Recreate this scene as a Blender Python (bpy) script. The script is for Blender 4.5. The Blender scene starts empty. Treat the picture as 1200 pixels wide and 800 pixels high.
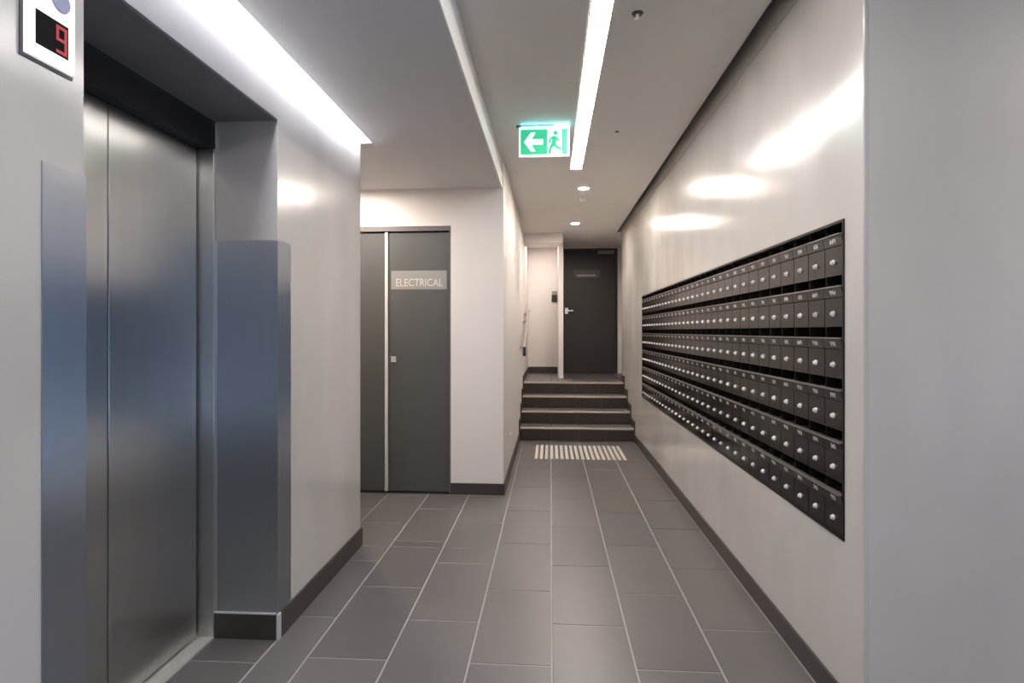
import bpy, bmesh, math, random
from mathutils import Vector, Matrix
random.seed(7)
S = bpy.context.scene
C = S.collection
PI = math.pi

# ------------------------------------------------------------------ camera, world, exposure
EYE = 1.22
cam = bpy.data.cameras.new('camera'); camo = bpy.data.objects.new('camera', cam); C.objects.link(camo)
cam.sensor_width = 36.0; cam.lens = 36.0 * 680 / 1200; cam.clip_start = 0.02; cam.shift_y = -0.01
camo.location = (0, 0, EYE); camo.rotation_euler = (PI/2, 0, math.radians(3.786))
S.camera = camo

W = bpy.data.worlds.new('sky'); S.world = W; W.use_nodes = True
nt = W.node_tree; nt.nodes.clear()
wo = nt.nodes.new('ShaderNodeOutputWorld'); bg = nt.nodes.new('ShaderNodeBackground')
sky = nt.nodes.new('ShaderNodeTexSky'); sky.sky_type = 'NISHITA'; sky.sun_disc = False
sky.sun_elevation = math.radians(35); sky.sun_rotation = math.radians(200); sky.air_density = 1.2
bg.inputs['Strength'].default_value = 1.5
nt.links.new(sky.outputs[0], bg.inputs[0]); nt.links.new(bg.outputs[0], wo.inputs[0])

vs = S.view_settings
vs.view_transform = 'Standard'; vs.look = 'None'; vs.gamma = 1.0; vs.use_curve_mapping = False
vs.exposure = 0.25
LINEAR_POWER = 28.0
COVE_POWER = 21.0
DOWN_POWER = 950.0
LANDING_FILL_POWER = 420.0
LOBBY_FILL_POWER = 900.0

# ------------------------------------------------------------------ dimensions (metres; X right, Y into the corridor)
XR = 0.93          # right corridor wall
XL = -1.08         # elevator wall
XF = -0.35         # left wall of the far corridor
YB = -3.0          # lobby wall behind the camera
XW = 2.7           # added lobby glazing on the right
Y_CORNER = 1.79    # the right wall turns the corner here
Y_END = 3.24       # the elevator wall ends here
Y_ALC = 4.31       # electrical cupboard wall
Y_ST = 6.49        # first riser
Y_BACK = 9.0       # wall with the far door
ZC = 2.515; ZL = 2.29
RISE = 0.143; TREAD = 0.30; ZLAND = 4 * RISE
JN, JF = 1.277, 2.234   # elevator opening
ZLIFT = 2.06
XD = -1.40         # elevator door plane
XREV = -1.335      # inner end of the reveal

# ------------------------------------------------------------------ materials
MATS = {}
def mat(name, color, rough=0.5, metal=0.0, spec=0.5, emit=None, estr=0.0, var=0.0, vscale=3.0, rvar=0.0,
        bump=0.0, bscale=40.0, bdet=4.0, aniso=0.0, coat=0.0, stretch=(1, 1, 1), rand=0.0):
    m = bpy.data.materials.new(name); m.use_nodes = True; MATS[name] = m
    n = m.node_tree.nodes; l = m.node_tree.links; b = n['Principled BSDF']
    b.inputs['Base Color'].default_value = (*color, 1)
    b.inputs['Roughness'].default_value = rough; b.inputs['Metallic'].default_value = metal
    b.inputs['Specular IOR Level'].default_value = spec; b.inputs['Coat Weight'].default_value = coat
    if emit:
        b.inputs['Emission Color'].default_value = (*emit, 1); b.inputs['Emission Strength'].default_value = estr
    geo = n.new('ShaderNodeNewGeometry')
    mp = n.new('ShaderNodeMapping'); mp.inputs['Scale'].default_value = stretch
    l.new(geo.outputs['Position'], mp.inputs['Vector'])
    col = None
    if var > 0 or rvar > 0:
        t = n.new('ShaderNodeTexNoise'); t.inputs['Scale'].default_value = vscale
        t.inputs['Detail'].default_value = 2.0; t.inputs['Roughness'].default_value = 0.5
        l.new(mp.outputs[0], t.inputs['Vector'])
        if var > 0:
            r = n.new('ShaderNodeMapRange'); r.inputs[1].default_value = 0.15; r.inputs[2].default_value = 0.85
            r.inputs[3].default_value = 1 - var; r.inputs[4].default_value = 1 + var
            l.new(t.outputs['Fac'], r.inputs[0])
            mx = n.new('ShaderNodeVectorMath'); mx.operation = 'SCALE'; mx.inputs[0].default_value = color
            l.new(r.outputs[0], mx.inputs['Scale']); col = mx
        if rvar > 0:
            r2 = n.new('ShaderNodeMapRange'); r2.inputs[1].default_value = 0.15; r2.inputs[2].default_value = 0.85
            r2.inputs[3].default_value = rough - rvar; r2.inputs[4].default_value = rough + rvar
            l.new(t.outputs['Fac'], r2.inputs[0]); l.new(r2.outputs[0], b.inputs['Roughness'])
    if rand > 0:
        oi = n.new('ShaderNodeObjectInfo'); r3 = n.new('ShaderNodeMapRange')
        r3.inputs[3].default_value = 1 - rand; r3.inputs[4].default_value = 1 + rand
        l.new(oi.outputs['Random'], r3.inputs[0])
        mx2 = n.new('ShaderNodeVectorMath'); mx2.operation = 'SCALE'; mx2.inputs[0].default_value = color
        if col: l.new(col.outputs[0], mx2.inputs[0])
        l.new(r3.outputs[0], mx2.inputs['Scale']); col = mx2
    if col: l.new(col.outputs[0], b.inputs['Base Color'])
    if bump > 0:
        tb = n.new('ShaderNodeTexNoise'); tb.inputs['Scale'].default_value = bscale; tb.inputs['Detail'].default_value = bdet
        l.new(mp.outputs[0], tb.inputs['Vector'])
        bp = n.new('ShaderNodeBump'); bp.inputs['Strength'].default_value = bump; bp.inputs['Distance'].default_value = 0.01
        l.new(tb.outputs['Fac'], bp.inputs['Height']); l.new(bp.outputs[0], b.inputs['Normal'])
    if aniso > 0:
        b.inputs['Anisotropic'].default_value = aniso
        cr = n.new('ShaderNodeVectorMath'); cr.operation = 'CROSS_PRODUCT'; cr.inputs[1].default_value = (0, 0, 1)
        l.new(geo.outputs['True Normal'], cr.inputs[0]); l.new(cr.outputs[0], b.inputs['Tangent'])
    return m

mat('plaster', (0.565, 0.535, 0.505), 0.205, spec=0.9, var=0.11, vscale=2.6, rvar=0.05, bump=0.42, bscale=3.6, bdet=2.5, stretch=(1, 1, 0.65))
mat('plaster_grey', (0.60, 0.565, 0.53), 0.205, spec=0.8, var=0.12, vscale=2.4, rvar=0.05, bump=0.32, bscale=3.4, bdet=2.5, stretch=(1, 1, 0.6))
mat('paint', (0.76, 0.712, 0.685), 0.5, spec=0.35, var=0.02, vscale=2.0, bump=0.03, bscale=60)
mat('ceiling_paint', (0.76, 0.735, 0.715), 0.7, spec=0.2, var=0.02, vscale=1.5)
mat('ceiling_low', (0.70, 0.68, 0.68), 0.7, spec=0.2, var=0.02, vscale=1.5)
mat('gap_shade', (0.40, 0.37, 0.345), 0.6, var=0.05)  # colour carries the shade of the ceiling gap
mat('grout_dark', (0.12, 0.105, 0.095), 0.8, var=0.05)
mat('white_trim', (0.80, 0.78, 0.75), 0.4)
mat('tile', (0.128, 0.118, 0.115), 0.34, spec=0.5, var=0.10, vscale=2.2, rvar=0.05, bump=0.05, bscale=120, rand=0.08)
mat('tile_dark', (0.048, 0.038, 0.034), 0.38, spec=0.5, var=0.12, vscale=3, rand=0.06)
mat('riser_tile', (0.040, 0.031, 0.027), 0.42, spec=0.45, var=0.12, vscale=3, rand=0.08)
mat('grout', (0.40, 0.37, 0.35), 0.85, var=0.08, vscale=8)
mat('nosing', (0.52, 0.46, 0.41), 0.4, metal=0.3, var=0.05)
mat('steel', (0.60, 0.595, 0.58), 0.30, metal=1.0, var=0.03, vscale=30, stretch=(1, 1, 0.02), aniso=1.0)
mat('steel_panel', (0.47, 0.49, 0.52), 0.36, metal=1.0, var=0.03, vscale=30, stretch=(1, 1, 0.02), aniso=1.0)
mat('steel_edge', (0.72, 0.72, 0.70), 0.3, metal=1.0, var=0.02)
mat('black_gap', (0.006, 0.006, 0.007), 0.6, var=0.1)
mat('soffit_dark', (0.20, 0.192, 0.205), 0.45, var=0.06, vscale=2)
mat('sill_metal', (0.72, 0.68, 0.60), 0.4, metal=0.6, var=0.04, vscale=20)
mat('door_grey', (0.078, 0.078, 0.075), 0.38, spec=0.5, var=0.05, vscale=2.0)
mat('door_dark', (0.040, 0.034, 0.031), 0.42, spec=0.45, var=0.05, vscale=2.0)
mat('frame_grey', (0.13, 0.118, 0.112), 0.45, var=0.04)
mat('alu', (0.80, 0.77, 0.74), 0.38, metal=0.5, var=0.03)
mat('rail_metal', (0.42, 0.385, 0.36), 0.4, metal=0.6, var=0.03)
mat('chrome', (0.85, 0.83, 0.80), 0.22, metal=1.0, var=0.02)
mat('sign_plate', (0.30, 0.28, 0.268), 0.4, metal=0.3, var=0.05)
mat('sign_dark', (0.085, 0.078, 0.074), 0.4, metal=0.3, var=0.05)
mat('lettering', (0.62, 0.585, 0.56), 0.5, var=0.02)
mat('box_black', (0.006, 0.005, 0.005), 0.5, spec=0.3, var=0.1)
mat('box_door', (0.009, 0.0075, 0.007), 0.17, spec=0.34, var=0.08, vscale=6, rand=0.12)
mat('box_strip', (0.020, 0.017, 0.016), 0.21, spec=0.5, var=0.08, vscale=6, rand=0.1)
mat('box_rail', (0.36, 0.34, 0.32), 0.32, metal=0.7, var=0.05)
mat('box_mark', (0.85, 0.82, 0.79), 0.5, var=0.02)
mat('knob_metal', (0.93, 0.91, 0.89), 0.35, metal=0.3, var=0.02)
mat('plastic_white', (0.80, 0.79, 0.76), 0.35, var=0.02)
mat('plastic_cream', (0.94, 0.93, 0.87), 0.35, emit=(1.0, 0.97, 0.88), estr=0.4)
mat('plastic_black', (0.012, 0.011, 0.011), 0.3, var=0.05)
mat('display_black', (0.004, 0.003, 0.003), 0.6, spec=0.1)
mat('led_red', (0.20, 0.01, 0.015), 0.4, emit=(0.62, 0.02, 0.05), estr=0.45)
mat('lens_violet', (0.42, 0.42, 0.60), 0.2, var=0.03)
mat('tactile', (0.74, 0.70, 0.66), 0.45, metal=0.25, var=0.05)
mat('linear_diffuser', (0.9, 0.9, 0.9), 0.5, emit=(1.0, 0.95, 0.905), estr=LINEAR_POWER)
mat('cove_diffuser', (0.9, 0.9, 0.9), 0.5, emit=(0.87, 0.90, 1.0), estr=COVE_POWER)
mat('down_diffuser', (0.9, 0.9, 0.9), 0.5, emit=(1.0, 0.90, 0.80), estr=DOWN_POWER)
mat('landing_fill_diffuser', (0.9, 0.9, 0.9), 0.5, emit=(1.0, 0.90, 0.82), estr=LANDING_FILL_POWER)
mat('lobby_fill_diffuser', (0.9, 0.9, 0.9), 0.5, emit=(1.0, 0.90, 0.80), estr=LOBBY_FILL_POWER)
mat('exit_green', (0.03, 0.42, 0.22), 0.4, emit=(0.035, 0.48, 0.24), estr=0.65)
mat('exit_white', (0.85, 0.9, 0.88), 0.4, emit=(0.80, 1.0, 0.92), estr=0.65)
mat('exit_top', (0.5, 0.8, 0.85), 0.4, emit=(0.15, 0.80, 0.95), estr=40.0)
mat('pavement', (0.45, 0.45, 0.46), 0.8, var=0.15, vscale=2)
mat('facade', (0.05, 0.09, 0.17), 0.5, var=0.2, vscale=0.6)
mat('mullion', (0.10, 0.10, 0.11), 0.4, metal=0.7, var=0.05)
gm = bpy.data.materials.new('glass'); gm.use_nodes = True; MATS['glass'] = gm
g = gm.node_tree; g.nodes.clear()
go = g.nodes.new('ShaderNodeOutputMaterial'); mixn = g.nodes.new('ShaderNodeMixShader'); fr = g.nodes.new('ShaderNodeFresnel')
tr = g.nodes.new('ShaderNodeBsdfTransparent'); gl = g.nodes.new('ShaderNodeBsdfGlossy'); gl.inputs['Roughness'].default_value = 0.02
tr.inputs[0].default_value = (0.86, 0.93, 0.95, 1); fr.inputs[0].default_value = 1.45
g.links.new(fr.outputs[0], mixn.inputs[0]); g.links.new(tr.outputs[0], mixn.inputs[1]); g.links.new(gl.outputs[0], mixn.inputs[2])
g.links.new(mixn.outputs[0], go.inputs[0])

# ------------------------------------------------------------------ mesh helpers
def add_box(bm, lo, hi):
    x0, y0, z0 = lo; x1, y1, z1 = hi
    v = [bm.verts.new(p) for p in ((x0,y0,z0),(x1,y0,z0),(x1,y1,z0),(x0,y1,z0),(x0,y0,z1),(x1,y0,z1),(x1,y1,z1),(x0,y1,z1))]
    for f in ((0,3,2,1),(4,5,6,7),(0,1,5,4),(1,2,6,5),(2,3,7,6),(3,0,4,7)):
        bm.faces.new([v[i] for i in f])

def add_cyl(bm, p0, p1, r0, r1=None, n=16):
    r1 = r0 if r1 is None else r1
    p0 = Vector(p0); p1 = Vector(p1); ax = (p1 - p0).normalized()
    u = ax.orthogonal().normalized(); w = ax.cross(u)
    a = []; b = []
    for k in range(n):
        d = u * math.cos(2*PI*k/n) + w * math.sin(2*PI*k/n)
        a.append(bm.verts.new(p0 + d*r0)); b.append(bm.verts.new(p1 + d*r1))
    for k in range(n):
        bm.faces.new((a[k], a[(k+1) % n], b[(k+1) % n], b[k]))
    bm.faces.new(a[::-1]); bm.faces.new(b)

def add_prism(bm, pts, axis, a0, a1):
    """Extrude the 2-D outline pts along axis from a0 to a1. axis 0: pts are (y,z); 1: (x,z); 2: (x,y)."""
    def P(p, a):
        return (a, p[0], p[1]) if axis == 0 else (p[0], a, p[1]) if axis == 1 else (p[0], p[1], a)
    A = [bm.verts.new(P(p, a0)) for p in pts]; B = [bm.verts.new(P(p, a1)) for p in pts]
    n = len(pts)
    bm.faces.new(A[::-1]); bm.faces.new(B)
    for k in range(n):
        bm.faces.new((A[k], A[(k+1) % n], B[(k+1) % n], B[k]))

def finish(bm, bevel=0.0, seg=1):
    bmesh.ops.recalc_face_normals(bm, faces=bm.faces)
    if bevel > 0:
        bmesh.ops.bevel(bm, geom=list(bm.edges), offset=bevel, segments=seg, affect='EDGES', profile=0.7, clamp_overlap=True)
    return bm

def to_mesh(name, bm, material, smooth=False):
    me = bpy.data.meshes.new(name); bm.to_mesh(me); bm.free()
    me.materials.append(MATS[material])
    if smooth:
        for p in me.polygons: p.use_smooth = True
    return me

def link(name, me, parent=None, loc=(0, 0, 0)):
    o = bpy.data.objects.new(name, me); C.objects.link(o); o.location = loc
    if parent: o.parent = parent
    return o

def obj(name, bm, material, parent=None, loc=(0, 0, 0), bevel=0.0, seg=1, smooth=False):
    finish(bm, bevel, seg)
    return link(name, to_mesh(name, bm, material, smooth), parent, loc)

def boxo(name, lo, hi, material, parent=None, bevel=0.0, seg=1):
    bm = bmesh.new(); add_box(bm, lo, hi); return obj(name, bm, material, parent, bevel=bevel, seg=seg)

def tag(o, label, cat=None, group=None):
    o['label'] = label
    if cat: o['category'] = cat
    if group: o['group'] = group
    return o

def struct(o, label, cat):
    o['kind'] = 'structure'; return tag(o, label, cat)

def thing(name, label, cat, loc=(0, 0, 0), group=None):
    o = bpy.data.objects.new(name, None); C.objects.link(o); o.location = loc; o.empty_display_size = 0.1
    return tag(o, label, cat, group)

def slab_hole(bm, axis, a0, a1, outer, hole):
    """Slab spanning a0..a1 along axis with a rectangular through-hole; rects are (u0,u1,v0,v1)."""
    def P(a, u, v): return (a, u, v) if axis == 0 else (u, a, v)
    def ring(a, r): return [bm.verts.new(P(a, u, v)) for u, v in ((r[0], r[2]), (r[1], r[2]), (r[1], r[3]), (r[0], r[3]))]
    oa, ob, ha, hb = ring(a0, outer), ring(a1, outer), ring(a0, hole), ring(a1, hole)
    for k in range(4):
        j = (k+1) % 4
        bm.faces.new((oa[k], oa[j], ha[j], ha[k])); bm.faces.new((ob[k], ob[j], hb[j], hb[k]))
        bm.faces.new((oa[k], oa[j], ob[j], ob[k])); bm.faces.new((ha[k], ha[j], hb[j], hb[k]))

def text_mesh(name, body, size, material, parent, loc, rot, extrude=0.0006, sx=1.0):
    cu = bpy.data.curves.new(name, 'FONT'); cu.body = body; cu.size = size; cu.extrude = extrude
    cu.align_x = 'CENTER'; cu.align_y = 'CENTER'; cu.resolution_u = 3
    t = bpy.data.objects.new(name + '_curve', cu); C.objects.link(t)
    dg = bpy.context.evaluated_depsgraph_get()
    me = bpy.data.meshes.new_from_object(t.evaluated_get(dg))
    bpy.data.objects.remove(t); bpy.data.curves.remove(cu)
    me.materials.clear(); me.materials.append(MATS[material])
    o = link(name, me, parent, loc); o.rotation_euler = rot; o.scale = (sx, 1, 1)
    return o

# ------------------------------------------------------------------ the shell
bm = bmesh.new()
add_prism(bm, [(YB, 0), (JN, 0), (JN, ZLIFT), (JF, ZLIFT), (JF, 0), (Y_END, 0), (Y_END, 2.62), (YB, 2.62)], 0, XREV, XL)
wl = struct(obj('wall_left', bm, 'plaster', bevel=0.0), 'polished grey plaster wall around the elevator opening', 'wall')
boxo('soffit', (XREV, JN + 0.002, ZLIFT - 0.006), (XL - 0.004, JF - 0.002, ZLIFT), 'soffit_dark', wl)

struct(boxo('wall_alcove_end', (-2.05, Y_END - 0.2, 0), (XREV, Y_END, 2.62), 'paint'), 'hidden end wall of the recess beside the electrical cupboard', 'wall')
struct(boxo('wall_alcove_side', (-2.05, Y_END, 0), (-1.9, Y_ALC, 2.62), 'paint'), 'hidden side wall of the recess beside the electrical cupboard', 'wall')
bm = bmesh.new()
add_prism(bm, [(-2.05, 0), (-1.76, 0), (-1.76, 2.011), (-0.745, 2.011), (-0.745, 0), (-0.5, 0), (-0.5, 2.62), (-2.05, 2.62)], 1, Y_ALC, Y_ALC + 0.22)
struct(obj('wall_cupboard', bm, 'paint'), 'cream painted wall around the grey electrical cupboard doors', 'wall')
struct(boxo('wall_corridor_left', (-0.5, Y_ALC, 0), (XF, Y_BACK + 0.2, 2.62), 'paint'), 'cream painted corridor wall left of the stairs', 'wall')

MB = (1.905, 5.955, 0.556, 1.575)   # mailbox recess: y0, y1, z0, z1
bm = bmesh.new(); slab_hole(bm, 0, XR, 1.16, (Y_CORNER, 7.66, 0, 2.60), MB)
struct(obj('wall_right', bm, 'plaster'), 'long glossy plaster wall holding the black mailboxes', 'wall')
struct(boxo('wall_lobby_front', (1.16, Y_CORNER, 0), (XW + 0.2, Y_CORNER + 0.2, 2.62), 'plaster_grey'), 'grey plaster wall facing the camera right of the mailboxes', 'wall')
struct(boxo('wall_corner_face', (XR + 0.001, Y_CORNER - 0.004, 0), (1.16, Y_CORNER, 2.62), 'plaster_grey'), 'near end face of the mailbox wall', 'wall')
struct(boxo('trim_1', (XR - 0.004, Y_CORNER - 0.006, 0), (XR + 0.012, Y_CORNER + 0.010, 2.51), 'plaster', bevel=0.003), 'thin corner bead on the near corner of the mailbox wall', 'trim')
struct(boxo('wall_recess_right', (1.12, 7.66, 0), (1.3, Y_BACK, 2.62), 'paint'), 'recessed wall to the right of the far door', 'wall')
bm = bmesh.new()
add_prism(bm, [(XF - 0.1, 0), (0.195, 0), (0.195, 2.495), (1.03, 2.495), (1.03, 0), (1.3, 0), (1.3, 2.62), (XF - 0.1, 2.62)], 1, Y_BACK, Y_BACK + 0.2)
struct(obj('wall_back', bm, 'paint'), 'cream end wall around the far dark door', 'wall')
struct(boxo('trim_2', (0.110, 7.98, ZLAND), (0.178, Y_BACK, 2.515), 'paint', bevel=0.003), 'narrow white nib wall on the left of the far door', 'trim')
struct(boxo('wall_bulkhead', (XF, 7.68, 2.385), (0.16, 7.98, 2.56), 'paint', bevel=0.003), 'low bulkhead above the landing left of the far door', 'wall')
struct(boxo('wall_lobby_rear', (XREV, YB - 0.2, 0), (XW + 0.2, YB, 2.62), 'plaster_grey'), 'lobby wall behind the camera', 'wall')

# street glazing on the right, added out of view for blue daylight
win = thing('window_1', 'wide unseen street window added to the lobby, with dark mullions', 'window', (XW, -0.6, 0)); win['kind'] = 'structure'
boxo('window_frame', (XW - 0.03 - XW, YB + 0.6, 0.0), (0.07, Y_CORNER + 0.6, 0.12), 'mullion', win)
boxo('window_frame', (-0.03, YB + 0.6, 2.40), (0.07, Y_CORNER + 0.6, 2.52), 'mullion', win)
for k in range(6):
    y = YB + 0.6 + 0.03 + k * (Y_CORNER - YB - 0.06) / 5
    boxo('mullion', (-0.03, y - 0.03, 0.12), (0.07, y + 0.03, 2.40), 'mullion', win)
for k in range(5):
    w = (Y_CORNER - YB - 0.06) / 5; y = YB + 0.63 + k * w
    boxo('pane', (0.015, y + 0.03, 0.12), (0.025, y + w - 0.03, 2.40), 'glass', win)
struct(boxo('pavement_outside', (XW + 0.1, -20, -0.2), (14, 20, -0.12), 'pavement'), 'grey pavement outside the lobby window', 'pavement')
struct(boxo('wall_street_added', (14, -20, -0.2), (15, 20, 7), 'facade'), 'dark blue facade added across the street', 'wall')  # added out of view to tint the steel reflections blue

# ceilings
struct(boxo('ceiling', (-0.37, YB, ZC), (0.865, Y_BACK + 0.2, 2.60), 'ceiling_paint'), 'grey corridor ceiling carrying the long light and exit sign', 'ceiling')
struct(boxo('ceiling_lobby', (0.865, YB, ZC), (XW + 0.2, Y_CORNER, 2.60), 'ceiling_paint'), 'grey lobby ceiling near the camera', 'ceiling')
struct(boxo('ceiling_landing', (0.865, 7.66, ZC), (1.3, Y_BACK + 0.2, 2.60), 'ceiling_paint'), 'ceiling patch above the far door', 'ceiling')
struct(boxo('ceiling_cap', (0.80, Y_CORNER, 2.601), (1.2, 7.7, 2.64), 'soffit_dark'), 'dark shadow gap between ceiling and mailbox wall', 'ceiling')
bm = bmesh.new()
add_prism(bm, [(XL + 0.066, YB), (-0.37, YB), (-0.37, Y_ALC), (-1.9, Y_ALC), (-1.9, Y_END), (XL + 0.066, Y_END)], 2, ZL, 2.62)
struct(obj('ceiling_dropped', bm, 'ceiling_low'), 'lower grey ceiling over the elevator side', 'ceiling')
struct(boxo('ceiling_slot_cap', (XREV, YB, 2.621), (XL + 0.08, Y_END, 2.64), 'soffit_dark'), 'cap above the light slot along the elevator wall', 'ceiling')
struct(boxo('trim_gap_shade', (XR - 0.003, Y_CORNER, 2.468), (XR, 7.66, 2.60), 'gap_shade'), 'added dark strip painting the gap shade along the top of the mailbox wall', 'trim')  # dark strip stands in for the shade inside the ceiling gap
struct(boxo('trim_3', (-0.37, YB, ZL), (-0.357, Y_ALC, ZL + 0.105), 'white_trim', bevel=0.002), 'white edge strip of the dropped ceiling', 'trim')

# ------------------------------------------------------------------ floor and its tiles
floor = struct(boxo('floor', (-2.05, YB - 0.2, -0.06), (XW + 0.1, Y_BACK, -0.0025), 'grout'), 'dark grey tiled floor laid in running bond', 'floor')
TW, TL, GX = 0.305, 0.6065, 0.0035
tile_cache = {}
def tile_mesh(w, l, material='tile', t=0.012):
    key = (round(w, 4), round(l, 4), material)
    if key not in tile_cache:
        bm = bmesh.new(); e = 0.0016
        lo = [(-w/2, -l/2), (w/2, -l/2), (w/2, l/2), (-w/2, l/2)]
        A = [bm.verts.new((x, y, -t)) for x, y in lo]; B = [bm.verts.new((x, y, -e)) for x, y in lo]
        T = [bm.verts.new((x - math.copysign(e, x), y - math.copysign(e, y), 0)) for x, y in lo]
        for k in range(4):
            j = (k+1) % 4
            bm.faces.new((A[k], A[j], B[j], B[k])); bm.faces.new((B[k], B[j], T[j], T[k]))
        bm.faces.new(T); bm.faces.new(A[::-1])
        finish(bm); tile_cache[key] = to_mesh('floor_tile', bm, material)
    return tile_cache[key]
def tile_region(x0, x1, y0, y1, parent, z=0.0, name='floor_tile'):
    k0 = math.floor((x0 - 0.005) / TW); k1 = math.ceil((x1 - 0.005) / TW)
    for k in range(k0, k1):
        cx0 = max(x0, 0.005 + k*TW); cx1 = min(x1, 0.005 + (k+1)*TW)
        if cx1 - cx0 < 0.02: continue
        base = 3.030 if k % 2 == 0 else 3.030 - TL/2
        m0 = math.floor((y0 - base) / TL); m1 = math.ceil((y1 - base) / TL)
        for m in range(m0, m1):
            cy0 = max(y0, base + m*TL); cy1 = min(y1, base + (m+1)*TL)
            if cy1 - cy0 < 0.02: continue
            link(name, tile_mesh(cx1 - cx0 - 2*GX, cy1 - cy0 - 2*GX), parent, ((cx0+cx1)/2, (cy0+cy1)/2, z))
tile_region(-0.30, 0.925, YB, Y_ST, floor)
tile_region(XF, -0.30, Y_ALC, Y_ST, floor)
tile_region(XL, -0.30, YB, Y_END, floor)
tile_region(-1.9, -0.30, Y_END, Y_ALC, floor)
tile_region(0.92, XW - 0.03, YB, Y_CORNER, floor)
for y0, y1 in ((JN, 1.60), (1.60, 2.07), (2.07, JF)):
    link('floor_tile', tile_mesh(XL - XREV - 2*GX, y1 - y0 - 2*GX), floor, ((XL+XREV)/2, (y0+y1)/2, 0))

# ------------------------------------------------------------------ baseboards
H = 0.10; T = 0.010
bb = boxo('baseboard_left', (XL, JF + 0.012, 0), (XL + T, Y_END + T, H), 'tile_dark', bevel=0.001)
struct(bb, 'dark tile skirting along the wall beyond the elevator', 'baseboard')
struct(boxo('baseboard_elevator_near', (XL, YB, 0), (XL + T, JN - 0.002, H), 'tile_dark', bevel=0.001), 'dark tile skirting along the elevator wall near the camera', 'baseboard')
br = struct(boxo('baseboard_reveal', (XREV, JF - T, 0), (XL + 0.001, JF, H), 'tile_dark', bevel=0.001), 'dark tile skirting below the steel panel in the elevator reveal', 'baseboard')
struct(boxo('trim_4', (XL + 0.001, JF - T - 0.002, 0), (XL + T + 0.001, JF + 0.012, H + 0.002), 'alu', bevel=0.001), 'thin metal corner strip of the elevator skirting', 'trim')
struct(boxo('trim_5', (XREV, JF - T - 0.001, H), (XL - 0.004, JF, H + 0.005), 'alu'), 'thin metal edge above the elevator reveal skirting', 'trim')
struct(boxo('baseboard_cupboard', (-0.745, Y_ALC - T, 0), (XF + T, Y_ALC, H - 0.015), 'tile_dark', bevel=0.001), 'dark tile skirting right of the electrical cupboard', 'baseboard')
struct(boxo('baseboard_corridor_left', (XF, Y_ALC, 0), (XF + T, Y_ST, H - 0.015), 'tile_dark', bevel=0.001), 'dark tile skirting along the corridor wall left of the tactile bars', 'baseboard')
struct(boxo('baseboard_right', (XR - T, Y_CORNER - 0.006, 0), (XR, Y_ST, 0.085), 'tile_dark', bevel=0.001), 'dark tile skirting below the mailboxes', 'baseboard')
struct(boxo('baseboard_lobby', (XR - T, Y_CORNER - 0.016, 0), (XW, Y_CORNER - 0.006, 0.085), 'tile_dark', bevel=0.001), 'dark tile skirting of the lobby wall', 'baseboard')
struct(boxo('baseboard_back', (XF + T, Y_BACK - T, ZLAND), (0.11, Y_BACK, ZLAND + H), 'tile_dark', bevel=0.001), 'dark tile skirting on the landing below the keypad', 'baseboard')

# ------------------------------------------------------------------ stairs
st = thing('stairs', 'four dark tiled steps with pale nosings up to the landing', 'stairs', (0, 0, 0)); st['kind'] = 'structure'
bm = bmesh.new()
prof = [(Y_ST + 0.012, 0.0)]
for k in range(4):
    prof += [(Y_ST + 0.012 + k*TREAD, (k+1)*RISE - 0.012), (Y_ST + 0.012 + (k+1)*TREAD if k < 3 else Y_BACK, (k+1)*RISE - 0.012)]
prof += [(Y_BACK, 0.0)]
add_prism(bm, prof, 0, XF, XR)
add_box(bm, (XR, 7.66, 0.0), (1.12, Y_BACK, ZLAND - 0.012))
obj('stair_core', bm, 'grout_dark', st)
xs = [XF, 0.005, 0.310, 0.615, XR]
for k in range(4):
    y = Y_ST + k*TREAD; z = k*RISE
    for a, b in zip(xs[:-1], xs[1:]):
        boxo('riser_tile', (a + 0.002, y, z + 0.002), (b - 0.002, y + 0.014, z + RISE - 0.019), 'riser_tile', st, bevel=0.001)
        if k < 3:
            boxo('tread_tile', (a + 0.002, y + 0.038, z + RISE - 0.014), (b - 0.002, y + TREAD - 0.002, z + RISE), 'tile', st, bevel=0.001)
    nz = boxo('nosing', (XF + 0.012, y - 0.006, z + RISE - 0.017), (XR - 0.012, y + 0.036, z + RISE + 0.001), 'nosing', st, bevel=0.002)
tile_region(XF, XR, Y_ST + 3*TREAD + 0.038, Y_BACK, st, ZLAND, 'landing_tile')
tile_region(XR, 1.12, 7.66, Y_BACK, st, ZLAND, 'landing_tile')
for X0, X1, side in ((XF, XF + T, 'left'), (XR - T, XR, 'right')):
    for k in range(4):
        y = Y_ST + k*TREAD; ye = y + TREAD if k < 3 else (Y_BACK if side == 'left' else 7.66)
        boxo('stair_skirting', (X0, y - 0.03, k*RISE + 0.002), (X1, ye, (k+1)*RISE + 0.085), 'tile_dark', st, bevel=0.001)

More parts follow.
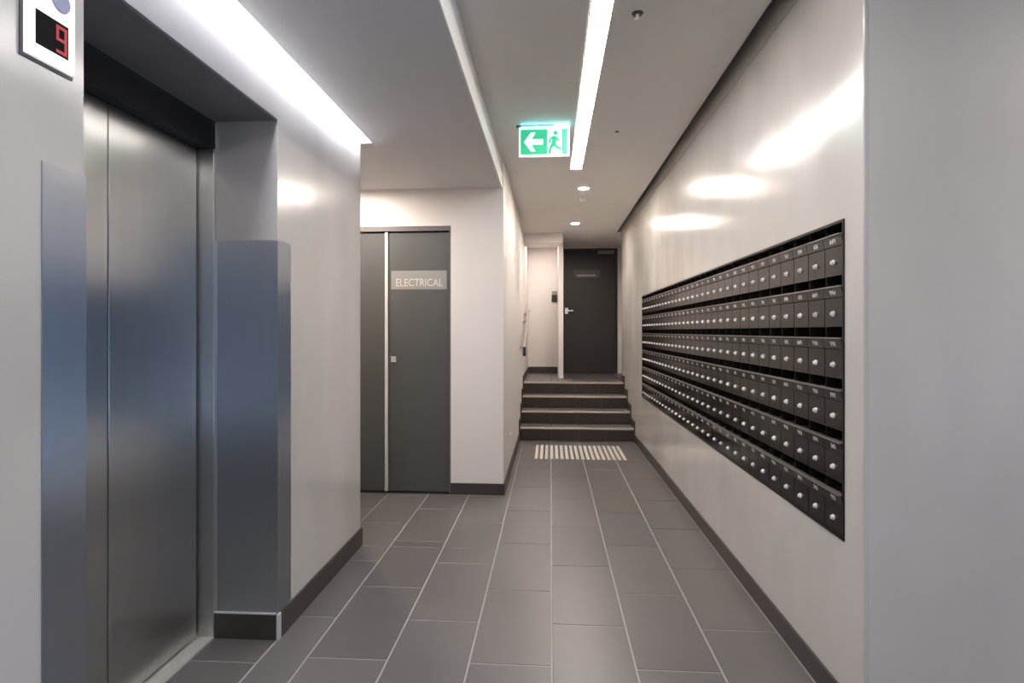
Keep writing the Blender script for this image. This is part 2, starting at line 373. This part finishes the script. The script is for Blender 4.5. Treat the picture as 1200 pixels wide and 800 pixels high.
# ------------------------------------------------------------------ elevator
lift = thing('elevator', 'stainless steel elevator doors with a black header in a deep reveal', 'elevator', (XD, (JN+JF)/2, 0))
def LP(x, y, z): return (x - XD, y - (JN+JF)/2, z)
SEAM = 1.753
for y0, y1 in ((JN + 0.03, SEAM - 0.003), (SEAM + 0.003, 2.212)):
    boxo('door_panel', LP(XD - 0.03, y0, 0.012), LP(XD, y1, 1.945), 'steel', lift, bevel=0.0015)
boxo('door_shadow_gap', LP(XD - 0.05, JN + 0.02, 0.0), LP(XD - 0.034, JF, 1.96), 'black_gap', lift)
boxo('header', LP(XD - 0.05, JN, 1.945), LP(XREV - 0.004, JF + 0.03, ZLIFT + 0.01), 'black_gap', lift)
boxo('jamb', LP(XD - 0.03, 2.224, 0.0), LP(XREV - 0.001, 2.30, 1.945), 'steel', lift, bevel=0.001)
boxo('jamb', LP(XD - 0.03, JN - 0.05, 0.0), LP(XREV - 0.001, JN + 0.02, 1.945), 'steel', lift, bevel=0.001)
sl = boxo('sill', LP(XD - 0.03, JN + 0.02, 0.0), LP(XREV + 0.002, 2.224, 0.006), 'sill_metal', lift, bevel=0.001)
for k in range(3):
    boxo('sill_groove', LP(XD + 0.018 + k*0.014, JN + 0.03, 0.005), LP(XD + 0.022 + k*0.014, 2.214, 0.0068), 'alu', sl)

def guard(name, label, sgn, y_edge, y_out):
    t = thing(name, label, 'wall panel', (XL, y_edge, H))
    z1 = 1.582 - H
    bm = bmesh.new()
    if sgn > 0:   # far side of the opening
        o1 = [(0.0035, -0.0035), (0.0035, y_out - y_edge), (0.0, y_out - y_edge), (0.0, 0.0), (XREV - XL, 0.0), (XREV - XL, -0.0035)]
    else:
        o1 = [(0.0035, 0.0035), (0.0035, y_out - y_edge), (0.0, y_out - y_edge), (0.0, 0.0), (XREV - XL, 0.0), (XREV - XL, 0.0035)]
    add_prism(bm, o1, 2, 0.005, z1)
    obj('sheet', bm, 'steel_panel', t)
    boxo('edge_strip', (XREV - XL - 0.0005, -0.007 if sgn > 0 else 0.0, 0.005), (XREV - XL + 0.009, 0.0 if sgn > 0 else 0.007, z1), 'steel_edge', t)
    return t
guard('steel_corner_guard', 'brushed steel sheet wrapping the wall corner right of the elevator doors', 1, JF, 2.347)
gn = guard('steel_corner_guard', 'brushed steel sheet wrapping the wall corner left of the elevator doors', -1, JN, 1.164)

# floor indicator on the near wall
ind = thing('floor_indicator', 'white elevator position plate with black display showing a red nine', 'indicator', (XL, 1.178, 1.79))
boxo('backplate', (0, -0.066, -0.005), (0.004, 0.064, 0.225), 'mullion', ind)
boxo('face_plate', (0.004, -0.062, 0.0), (0.012, 0.0625, 0.22), 'plastic_cream', ind, bevel=0.002)
dsp = boxo('display', (0.012, -0.040, 0.030), (0.0128, 0.042, 0.102), 'display_black', ind)
def seg(y0, y1, z0, z1): boxo('red_segment', (0.0128, y0, z0), (0.0133, y1, z1), 'led_red', dsp)
yb, zb, wv, hv, tk = 0.010, 0.035, 0.028, 0.060, 0.0068
seg(yb, yb+wv, zb+hv-tk, zb+hv); seg(yb, yb+wv, zb+hv/2-tk/2, zb+hv/2+tk/2); seg(yb, yb+wv, zb, zb+tk)
seg(yb, yb+tk, zb+hv/2+tk/2, zb+hv-tk); seg(yb+wv-tk, yb+wv, zb+hv/2+tk/2, zb+hv-tk); seg(yb+wv-tk, yb+wv, zb+tk, zb+hv/2-tk/2)
bm = bmesh.new(); add_cyl(bm, (0.012, 0.022, 0.149), (0.016, 0.022, 0.149), 0.024, 0.022, 24); obj('lamp_lens', bm, 'lens_violet', ind)

# ------------------------------------------------------------------ electrical cupboard doors
d1 = thing('door_1', 'grey electrical cupboard double doors with name plate and pale meeting strip', 'door', (-1.25, Y_ALC, 0)); d1['kind'] = 'structure'
def D(x, y, z): return (x + 1.25, y, z)
bm = bmesh.new(); add_prism(bm, [(-1.76+1.25, 0), (-1.74+1.25, 0), (-1.74+1.25, 1.975), (-0.757+1.25, 1.975), (-0.757+1.25, 0), (-0.745+1.25, 0), (-0.745+1.25, 2.011), (-1.76+1.25, 2.011)], 1, 0.001, 0.10)
obj('door_frame', bm, 'frame_grey', d1)
leaf_r = boxo('door_leaf', D(-1.222, 0.022, 0.010), D(-0.760, 0.065, 1.966), 'door_grey', d1, bevel=0.002)
leaf_l = boxo('door_leaf', D(-1.737, 0.022, 0.010), D(-1.256, 0.065, 1.966), 'door_grey', d1, bevel=0.002)
boxo('meeting_strip', D(-1.252, 0.010, 0.010), D(-1.227, 0.06, 1.972), 'alu', d1, bevel=0.002)
pl = boxo('name_plate', D(-1.205, 0.019, 1.536), D(-0.778, 0.022, 1.678), 'sign_plate', leaf_r, bevel=0.001)
tx = text_mesh('lettering', 'ELECTRICAL', 0.082, 'lettering', leaf_r, D(-0.99, 0.0185, 1.585), (PI/2, 0, 0), sx=0.80)
bm = bmesh.new(); add_cyl(bm, D(-1.186, 0.022, 1.008), D(-1.186, 0.006, 1.008), 0.013, n=20); add_box(bm, D(-1.206, 0.018, 0.986), D(-1.166, 0.022, 1.030))
obj('lock', bm, 'chrome', leaf_r)
boxo('threshold', D(-1.74, 0.001, 0), D(-0.757, 0.10, 0.006), 'black_gap', d1)
boxo('cupboard_back', D(-1.76, 0.10, 0), D(-0.745, 0.2, 2.011), 'black_gap', d1)

# ------------------------------------------------------------------ far door
d2 = thing('door_2', 'dark brown far door on the landing with closer and small plate', 'door', (0.6, Y_BACK, ZLAND)); d2['kind'] = 'structure'
bm = bmesh.new(); zt = 2.495 - ZLAND
add_prism(bm, [(-0.405, 0), (-0.385, 0), (-0.385, zt - 0.02), (0.408, zt - 0.02), (0.408, 0), (0.430, 0), (0.430, zt), (-0.405, zt)], 1, 0.0, 0.12)
obj('door_frame', bm, 'door_dark', d2)
lf = boxo('door_leaf', (-0.382, 0.03, 0.008), (0.405, 0.075, zt - 0.023), 'door_dark', d2, bevel=0.002)
boxo('name_plate', (-0.235, 0.027, 1.47), (0.165, 0.03, 1.60), 'sign_dark', lf, bevel=0.001)
boxo('print_line', (-0.19, 0.0265, 1.495), (0.10, 0.027, 1.525), 'sign_plate', lf)
boxo('door_closer', (0.13, -0.02, zt - 0.085), (0.375, 0.03, zt - 0.035), 'sign_plate', lf, bevel=0.004)
bm = bmesh.new(); add_cyl(bm, (-0.35, 0.03, 0.965), (-0.35, -0.02, 0.965), 0.011); add_box(bm, (-0.36, -0.028, 0.955), (-0.25, -0.014, 0.975)); add_box(bm, (-0.375, 0.024, 0.92), (-0.325, 0.03, 1.01))
obj('door_handle', bm, 'chrome', lf)
boxo('threshold', (-0.385, 0.0, -0.02), (0.408, 0.12, 0.004), 'door_dark', d2)
boxo('door_stop_back', (-0.405, 0.12, 0), (0.430, 0.2, zt), 'black_gap', d2)

# ------------------------------------------------------------------ mailboxes
y0m, y1m, z0m, z1m = MB
bank = thing('mailbox_bank', 'wall-recessed bank of black apartment mailboxes in six rows', 'mailboxes', (XR, (y0m+y1m)/2, z0m))
def B(x, y, z): return (x - XR, y - (y0m+y1m)/2, z - z0m)
boxo('back_panel', B(XR + 0.11, y0m, z0m), B(XR + 0.12, y1m, z1m), 'box_black', bank)
FB = 0.007
bm = bmesh.new()
slab_hole(bm, 0, -0.004, 0.11, (-(y1m-y0m)/2 - 0.002, (y1m-y0m)/2 + 0.002, -0.002, z1m - z0m + 0.002),
          (-(y1m-y0m)/2 + FB, (y1m-y0m)/2 - FB, FB, z1m - z0m - FB))
obj('frame', bm, 'box_black', bank)
NC, NR = 32, 6
PW = (y1m - y0m - 2*FB) / NC; PH = (z1m - z0m - 2*FB) / NR
SLOT, STRIP = 0.037, 0.033
DH = PH - SLOT - STRIP
# shared meshes (built around the door's lower near corner)
bm = bmesh.new(); add_box(bm, (0, 0.0016, 0.001), (0.012, PW - 0.0016, DH - 0.001)); door_me = to_mesh('mailbox_door', finish(bm, 0.0012), 'box_door')
bm = bmesh.new(); add_prism(bm, [(0.012, 0.0), (-0.003, 0.0), (-0.008, STRIP), (0.012, STRIP)], 1, 0.0012, PW - 0.0012)
strip_me = to_mesh('number_strip', finish(bm), 'box_strip')
bm = bmesh.new(); add_cyl(bm, (0, 0, 0), (-0.004, 0, 0), 0.0100, 0.0092, 12); add_cyl(bm, (-0.004, 0, 0), (-0.009, 0, 0), 0.0070, 0.006, 12)
add_box(bm, (-0.0110, -0.0016, -0.0052), (-0.009, 0.0016, 0.0052)); lock_me = to_mesh('lock', finish(bm), 'knob_metal')
def marks(v):
    bm = bmesh.new(); rr = random.Random(v); y = -0.016
    for k in range(3):
        w = rr.choice((0.004, 0.0075, 0.0075))
        a = rr.random() < 0.5
        add_box(bm, (-0.0006, y, -0.0065), (0.001, y + 0.0026, 0.0065))
        if w > 0.005:
            add_box(bm, (-0.0006, y + w - 0.002, -0.0065 if a else 0.0), (0.001, y + w, 0.0065 if not a else 0.003))
            add_box(bm, (-0.0006, y + 0.0026, -0.001), (0.001, y + w - 0.002, 0.0012))
        y += w + 0.0035
    return to_mesh('number_mark', finish(bm), 'box_mark')
mark_me = [marks(v) for v in range(8)]
for r in range(NR):
    ztop = z1m - FB - r*PH
    zdoor = ztop - PH
    for c in range(NC):
        y = y0m + FB + c*PW
        dr = link('mailbox_door', door_me, bank, B(XR + 0.001, y, zdoor))
        stp = link('number_strip', strip_me, bank, B(XR + 0.001, y, zdoor + DH))
        link('lock', lock_me, dr, (0, PW*0.52, DH*0.46))
        mk = link('number_mark', mark_me[(r*5 + c*3) % 8], stp, (-0.0055, PW*0.5, STRIP*0.48))
        mk.scale = (1, 1.3, 1.15); mk.rotation_euler = (0, math.atan2(-0.005, STRIP), 0)
    for mdl in range(4):
        ya = y0m + FB + mdl*8*PW; 
        boxo('slot_lip', B(XR - 0.014, ya + 0.001, zdoor + DH + STRIP), B(XR + 0.010, ya + 8*PW - 0.001, zdoor + DH + STRIP + 0.003), 'box_rail', bank)
bm = bmesh.new(); add_box(bm, (0.004, -0.001, 0), (0.108, 0.001, z1m - z0m - 2*FB)); div_me = to_mesh('divider', finish(bm), 'box_strip')
for c in range(1, NC):
    link('divider', div_me, bank, B(XR + 0.001, y0m + FB + c*PW, z0m + FB))
for r in range(NR):
    zdoor = z1m - FB - (r+1)*PH
    boxo('shelf', B(XR + 0.013, y0m + FB, zdoor + DH + STRIP - 0.004), B(XR + 0.109, y1m - FB, zdoor + DH + STRIP - 0.002), 'box_black', bank)

# ------------------------------------------------------------------ lights
def linear_light(name, label, x0, x1, y0, y1, z, dm, rim=0.006):
    t = thing(name, label, 'ceiling light', ((x0+x1)/2, (y0+y1)/2, z))
    hx, hy = (x1-x0)/2, (y1-y0)/2
    bm = bmesh.new()
    A = [(-hx-rim, -hy-rim), (hx+rim, -hy-rim), (hx+rim, hy+rim), (-hx-rim, hy+rim)]
    Bq = [(-hx, -hy), (hx, -hy), (hx, hy), (-hx, hy)]
    va = [bm.verts.new((*p, 0)) for p in A]; vb = [bm.verts.new((*p, -0.006)) for p in A]; vc = [bm.verts.new((*p, -0.006)) for p in Bq]; vd = [bm.verts.new((*p, 0)) for p in Bq]
    for k in range(4):
        j = (k+1) % 4
        bm.faces.new((va[k], va[j], vb[j], vb[k])); bm.faces.new((vb[k], vb[j], vc[j], vc[k])); bm.faces.new((vc[k], vc[j], vd[j], vd[k]))
    obj('housing', bm, 'white_trim', t)
    boxo('diffuser', (-hx, -hy, -0.004), (hx, hy, -0.001), dm, t)
    return t
linear_light('linear_light', 'long glowing white light strip recessed in the corridor ceiling', 0.162, 0.246, -0.6, 4.64, ZC - 0.0005, 'linear_diffuser')
cv = thing('cove_light', 'cool white light slot where the elevator wall meets the ceiling', 'ceiling light', (XL + 0.033, 0.1, ZL))
boxo('diffuser', (-0.032, YB - 0.1, 0.004), (0.032, Y_END - 0.1 - 0.005, 0.010), 'cove_diffuser', cv)
boxo('housing', (-0.032, YB - 0.1, 0.012), (0.032, Y_END - 0.1 - 0.005, 0.05), 'white_trim', cv)

def downlight(label, x, y, z, dm='down_diffuser'):
    t = thing('downlight', label, 'ceiling light', (x, y, z), 'round ceiling downlights')
    bm = bmesh.new()
    n = 28; prof = [(0.058, 0.0), (0.058, -0.004), (0.046, -0.006), (0.040, 0.0)]
    rings = [[bm.verts.new((r*math.cos(2*PI*k/n), r*math.sin(2*PI*k/n), zz)) for k in range(n)] for r, zz in prof]
    for a, b in zip(rings[:-1], rings[1:]):
        for k in range(n): bm.faces.new((a[k], a[(k+1) % n], b[(k+1) % n], b[k]))
    obj('trim_ring', bm, 'white_trim', t)
    bm = bmesh.new(); add_cyl(bm, (0, 0, -0.001), (0, 0, -0.003), 0.041, n=28); obj('lens', bm, dm, t)
downlight('round bright downlight in the corridor ceiling just past the light strip', 0.301, 5.284, ZC)
downlight('small round bright downlight in the ceiling above the stairs', 0.296, 6.997, ZC)
downlight('round downlight in the dropped ceiling above the electrical cupboard', -1.45, 3.86, ZL)
downlight('added round fill light hidden behind the bulkhead above the landing', -0.12, 8.32, ZC, 'landing_fill_diffuser')  # unseen lamp added to brighten the landing wall
downlight('added out-of-view fill light in the lobby ceiling nearest the camera', 2.4, 0.95, ZC, 'lobby_fill_diffuser')  # added out of view to throw warm light on the lobby front wall
downlight('added out-of-view fill light in the lobby ceiling behind the camera', 1.75, -1.6, ZC, 'lobby_fill_diffuser')  # second lobby lamp, added behind the camera as warm fill

# ------------------------------------------------------------------ exit sign
ex = thing('exit_sign', 'green illuminated exit sign with white left arrow and running man', 'exit sign', (-0.04, 3.645, ZC))
ew, eh = 0.158, 0.186
boxo('ceiling_mount', (-0.175, -0.005, -0.016), (0.06, 0.005, 0.0), 'sign_plate', ex, bevel=0.001)
pan = boxo('panel', (-ew, -0.008, -0.016 - eh), (ew, 0.008, -0.016), 'exit_white', ex, bevel=0.002)
def flat(name, pts, m, y=-0.0095):
    bm = bmesh.new(); add_prism(bm, pts, 1, y, y + 0.0012); return obj(name, bm, m, pan)
zb_ = -0.016 - eh
def Q(u, v): return (-ew + 0.012 + u*(2*ew - 0.024), zb_ + 0.014 + v*(eh - 0.030))
def quad(u0, u1, v0, v1): return [Q(u0, v0), Q(u1, v0), Q(u1, v1), Q(u0, v1)]
flat('green_field', quad(0.0, 0.57, 0, 1), 'exit_green', -0.0092)
flat('green_doorway', quad(0.88, 1.0, 0.0, 1.0), 'exit_green', -0.0092)
flat('arrow', [Q(0.07, 0.5), Q(0.22, 0.88), Q(0.32, 0.88), Q(0.235, 0.61), Q(0.48, 0.61), Q(0.48, 0.39), Q(0.235, 0.39), Q(0.32, 0.12), Q(0.22, 0.12)], 'exit_white', -0.0104)
def limb(p, q, w):
    a = Vector(Q(*p)); b = Vector(Q(*q)); d = (b - a).normalized(); n = Vector((-d.y, d.x)) * w
    return [tuple(a - n), tuple(b - n), tuple(b + n), tuple(a + n)]
for nm, p, q, w in (('runner_torso', (0.735, 0.72), (0.705, 0.40), 0.014), ('runner_thigh', (0.705, 0.42), (0.64, 0.27), 0.010), ('runner_shin', (0.64, 0.29), (0.615, 0.02), 0.008),
                    ('runner_thigh', (0.71, 0.42), (0.78, 0.26), 0.010), ('runner_shin', (0.78, 0.28), (0.86, 0.20), 0.008),
                    ('runner_arm', (0.73, 0.70), (0.64, 0.62), 0.007), ('runner_arm', (0.64, 0.63), (0.61, 0.45), 0.007), ('runner_arm', (0.74, 0.70), (0.82, 0.52), 0.007)):
    flat(nm, limb(p, q, w), 'exit_green', -0.0094)
cx, cz = Q(0.745, 0.85)
flat('runner_head', [(cx + 0.014*math.cos(2*PI*k/14), cz + 0.014*math.sin(2*PI*k/14)) for k in range(14)], 'exit_green', -0.0094)
boxo('glow_top', (-ew + 0.02, -0.0078, -0.016), (ew - 0.004, -0.0055, -0.0145), 'exit_top', ex)
boxo('glow_top', (-ew + 0.02, 0.0055, -0.016), (ew - 0.004, 0.0078, -0.0145), 'exit_top', ex)

# ------------------------------------------------------------------ ceiling fittings
def sprinkler(label, x, y, s=1.0):
    t = thing('sprinkler', label, 'sprinkler', (x, y, ZC), 'ceiling sprinklers')
    bm = bmesh.new(); add_cyl(bm, (0, 0, 0), (0, 0, -0.006), 0.030*s, 0.024*s, 20); obj('escutcheon', bm, 'mullion', t)
    bm = bmesh.new(); add_cyl(bm, (0, 0, -0.006), (0, 0, -0.034*s), 0.009*s, 0.007*s, 12); obj('body', bm, 'alu', t)
    bm = bmesh.new(); add_cyl(bm, (0, 0, -0.034*s), (0, 0, -0.037*s), 0.017*s, n=16); obj('deflector', bm, 'alu', t)
sprinkler('dark sprinkler head in the ceiling right of the light strip', 0.354, 2.393, 0.8)
sprinkler('tiny sprinkler head in the ceiling between exit sign and mailbox wall', 0.431, 3.80, 0.45)
sd = thing('smoke_detector', 'small white domed detector on the ceiling behind the first downlight', 'detector', (0.310, 5.65, ZC))
bm = bmesh.new(); add_cyl(bm, (0, 0, 0), (0, 0, -0.012), 0.045, n=24); obj('base', bm, 'plastic_white', sd)
bm = bmesh.new(); add_cyl(bm, (0, 0, -0.012), (0, 0, -0.036), 0.036, 0.024, 24); obj('dome', bm, 'plastic_white', sd)

# ------------------------------------------------------------------ wall fittings
so = thing('power_socket', 'white power socket low on the corridor wall before the stairs', 'socket', (XF, 5.0, 0.30))
boxo('plate', (0, -0.058, -0.037), (0.009, 0.058, 0.037), 'plastic_white', so, bevel=0.002)
for s in (-1, 1):
    boxo('rocker', (0.009, s*0.03 - 0.008, 0.008), (0.012, s*0.03 + 0.008, 0.026), 'plastic_white', so, bevel=0.001)
kp = thing('keypad', 'small black access reader on the wall left of the far door', 'keypad', (0.062, Y_BACK, 1.745))
boxo('body', (-0.042, -0.03, -0.075), (0.042, 0, 0.035), 'plastic_black', kp, bevel=0.006, seg=2)
boxo('upper_plate', (-0.038, -0.024, 0.035), (0.038, 0, 0.095), 'sign_plate', kp, bevel=0.003)
hr = thing('handrail', 'slim metal handrail on the left wall of the stairs', 'handrail', (XF, 7.0, 1.0))
pts = [(-0.42, 0.03), (0.0, 0.20), (0.52, 0.44), (0.75, 0.50), (1.05, 0.50)]
bm = bmesh.new()
for a, b in zip(pts[:-1], pts[1:]): add_cyl(bm, (0.055, a[0], a[1]), (0.055, b[0], b[1]), 0.016, n=12)
obj('rail', bm, 'rail_metal', hr, smooth=False)
bm = bmesh.new(); add_cyl(bm, (0.055, -0.42, 0.04), (0.055, -0.44, -0.06), 0.018, n=12); obj('end_cap', bm, 'plastic_black', hr)
for y, z in ((-0.30, 0.07), (0.40, 0.375), (0.90, 0.49)):
    bm = bmesh.new(); add_cyl(bm, (0, y, z - 0.05), (0.055, y, z - 0.012), 0.007, n=10); add_cyl(bm, (0, y, z - 0.05), (0.005, y, z - 0.05), 0.026, n=16); obj('bracket', bm, 'rail_metal', hr)

# ------------------------------------------------------------------ tactile bars before the stairs
ORD = ['first', 'second', 'third', 'fourth', 'fifth', 'sixth', 'seventh', 'eighth', 'ninth', 'tenth', 'eleventh', 'twelfth', 'thirteenth', 'fourteenth', 'fifteenth', 'sixteenth', 'seventeenth', 'last']
bm = bmesh.new()
hw, hl = 0.0155, 0.325
add_prism(bm, [(-hw, 0), (hw, 0), (hw - 0.004, 0.005), (-hw + 0.004, 0.005)], 1, -hl, hl)
bar_me = to_mesh('tactile_bar', finish(bm), 'tactile')
for k in range(18):
    o = link('tactile_bar', bar_me, None, (-0.137 + k*0.0498, 5.88, 0))
    tag(o, 'pale tactile floor bar before the stairs, %s of eighteen counted from the left' % ORD[k], 'tactile bar', 'tactile bars in front of the stairs')
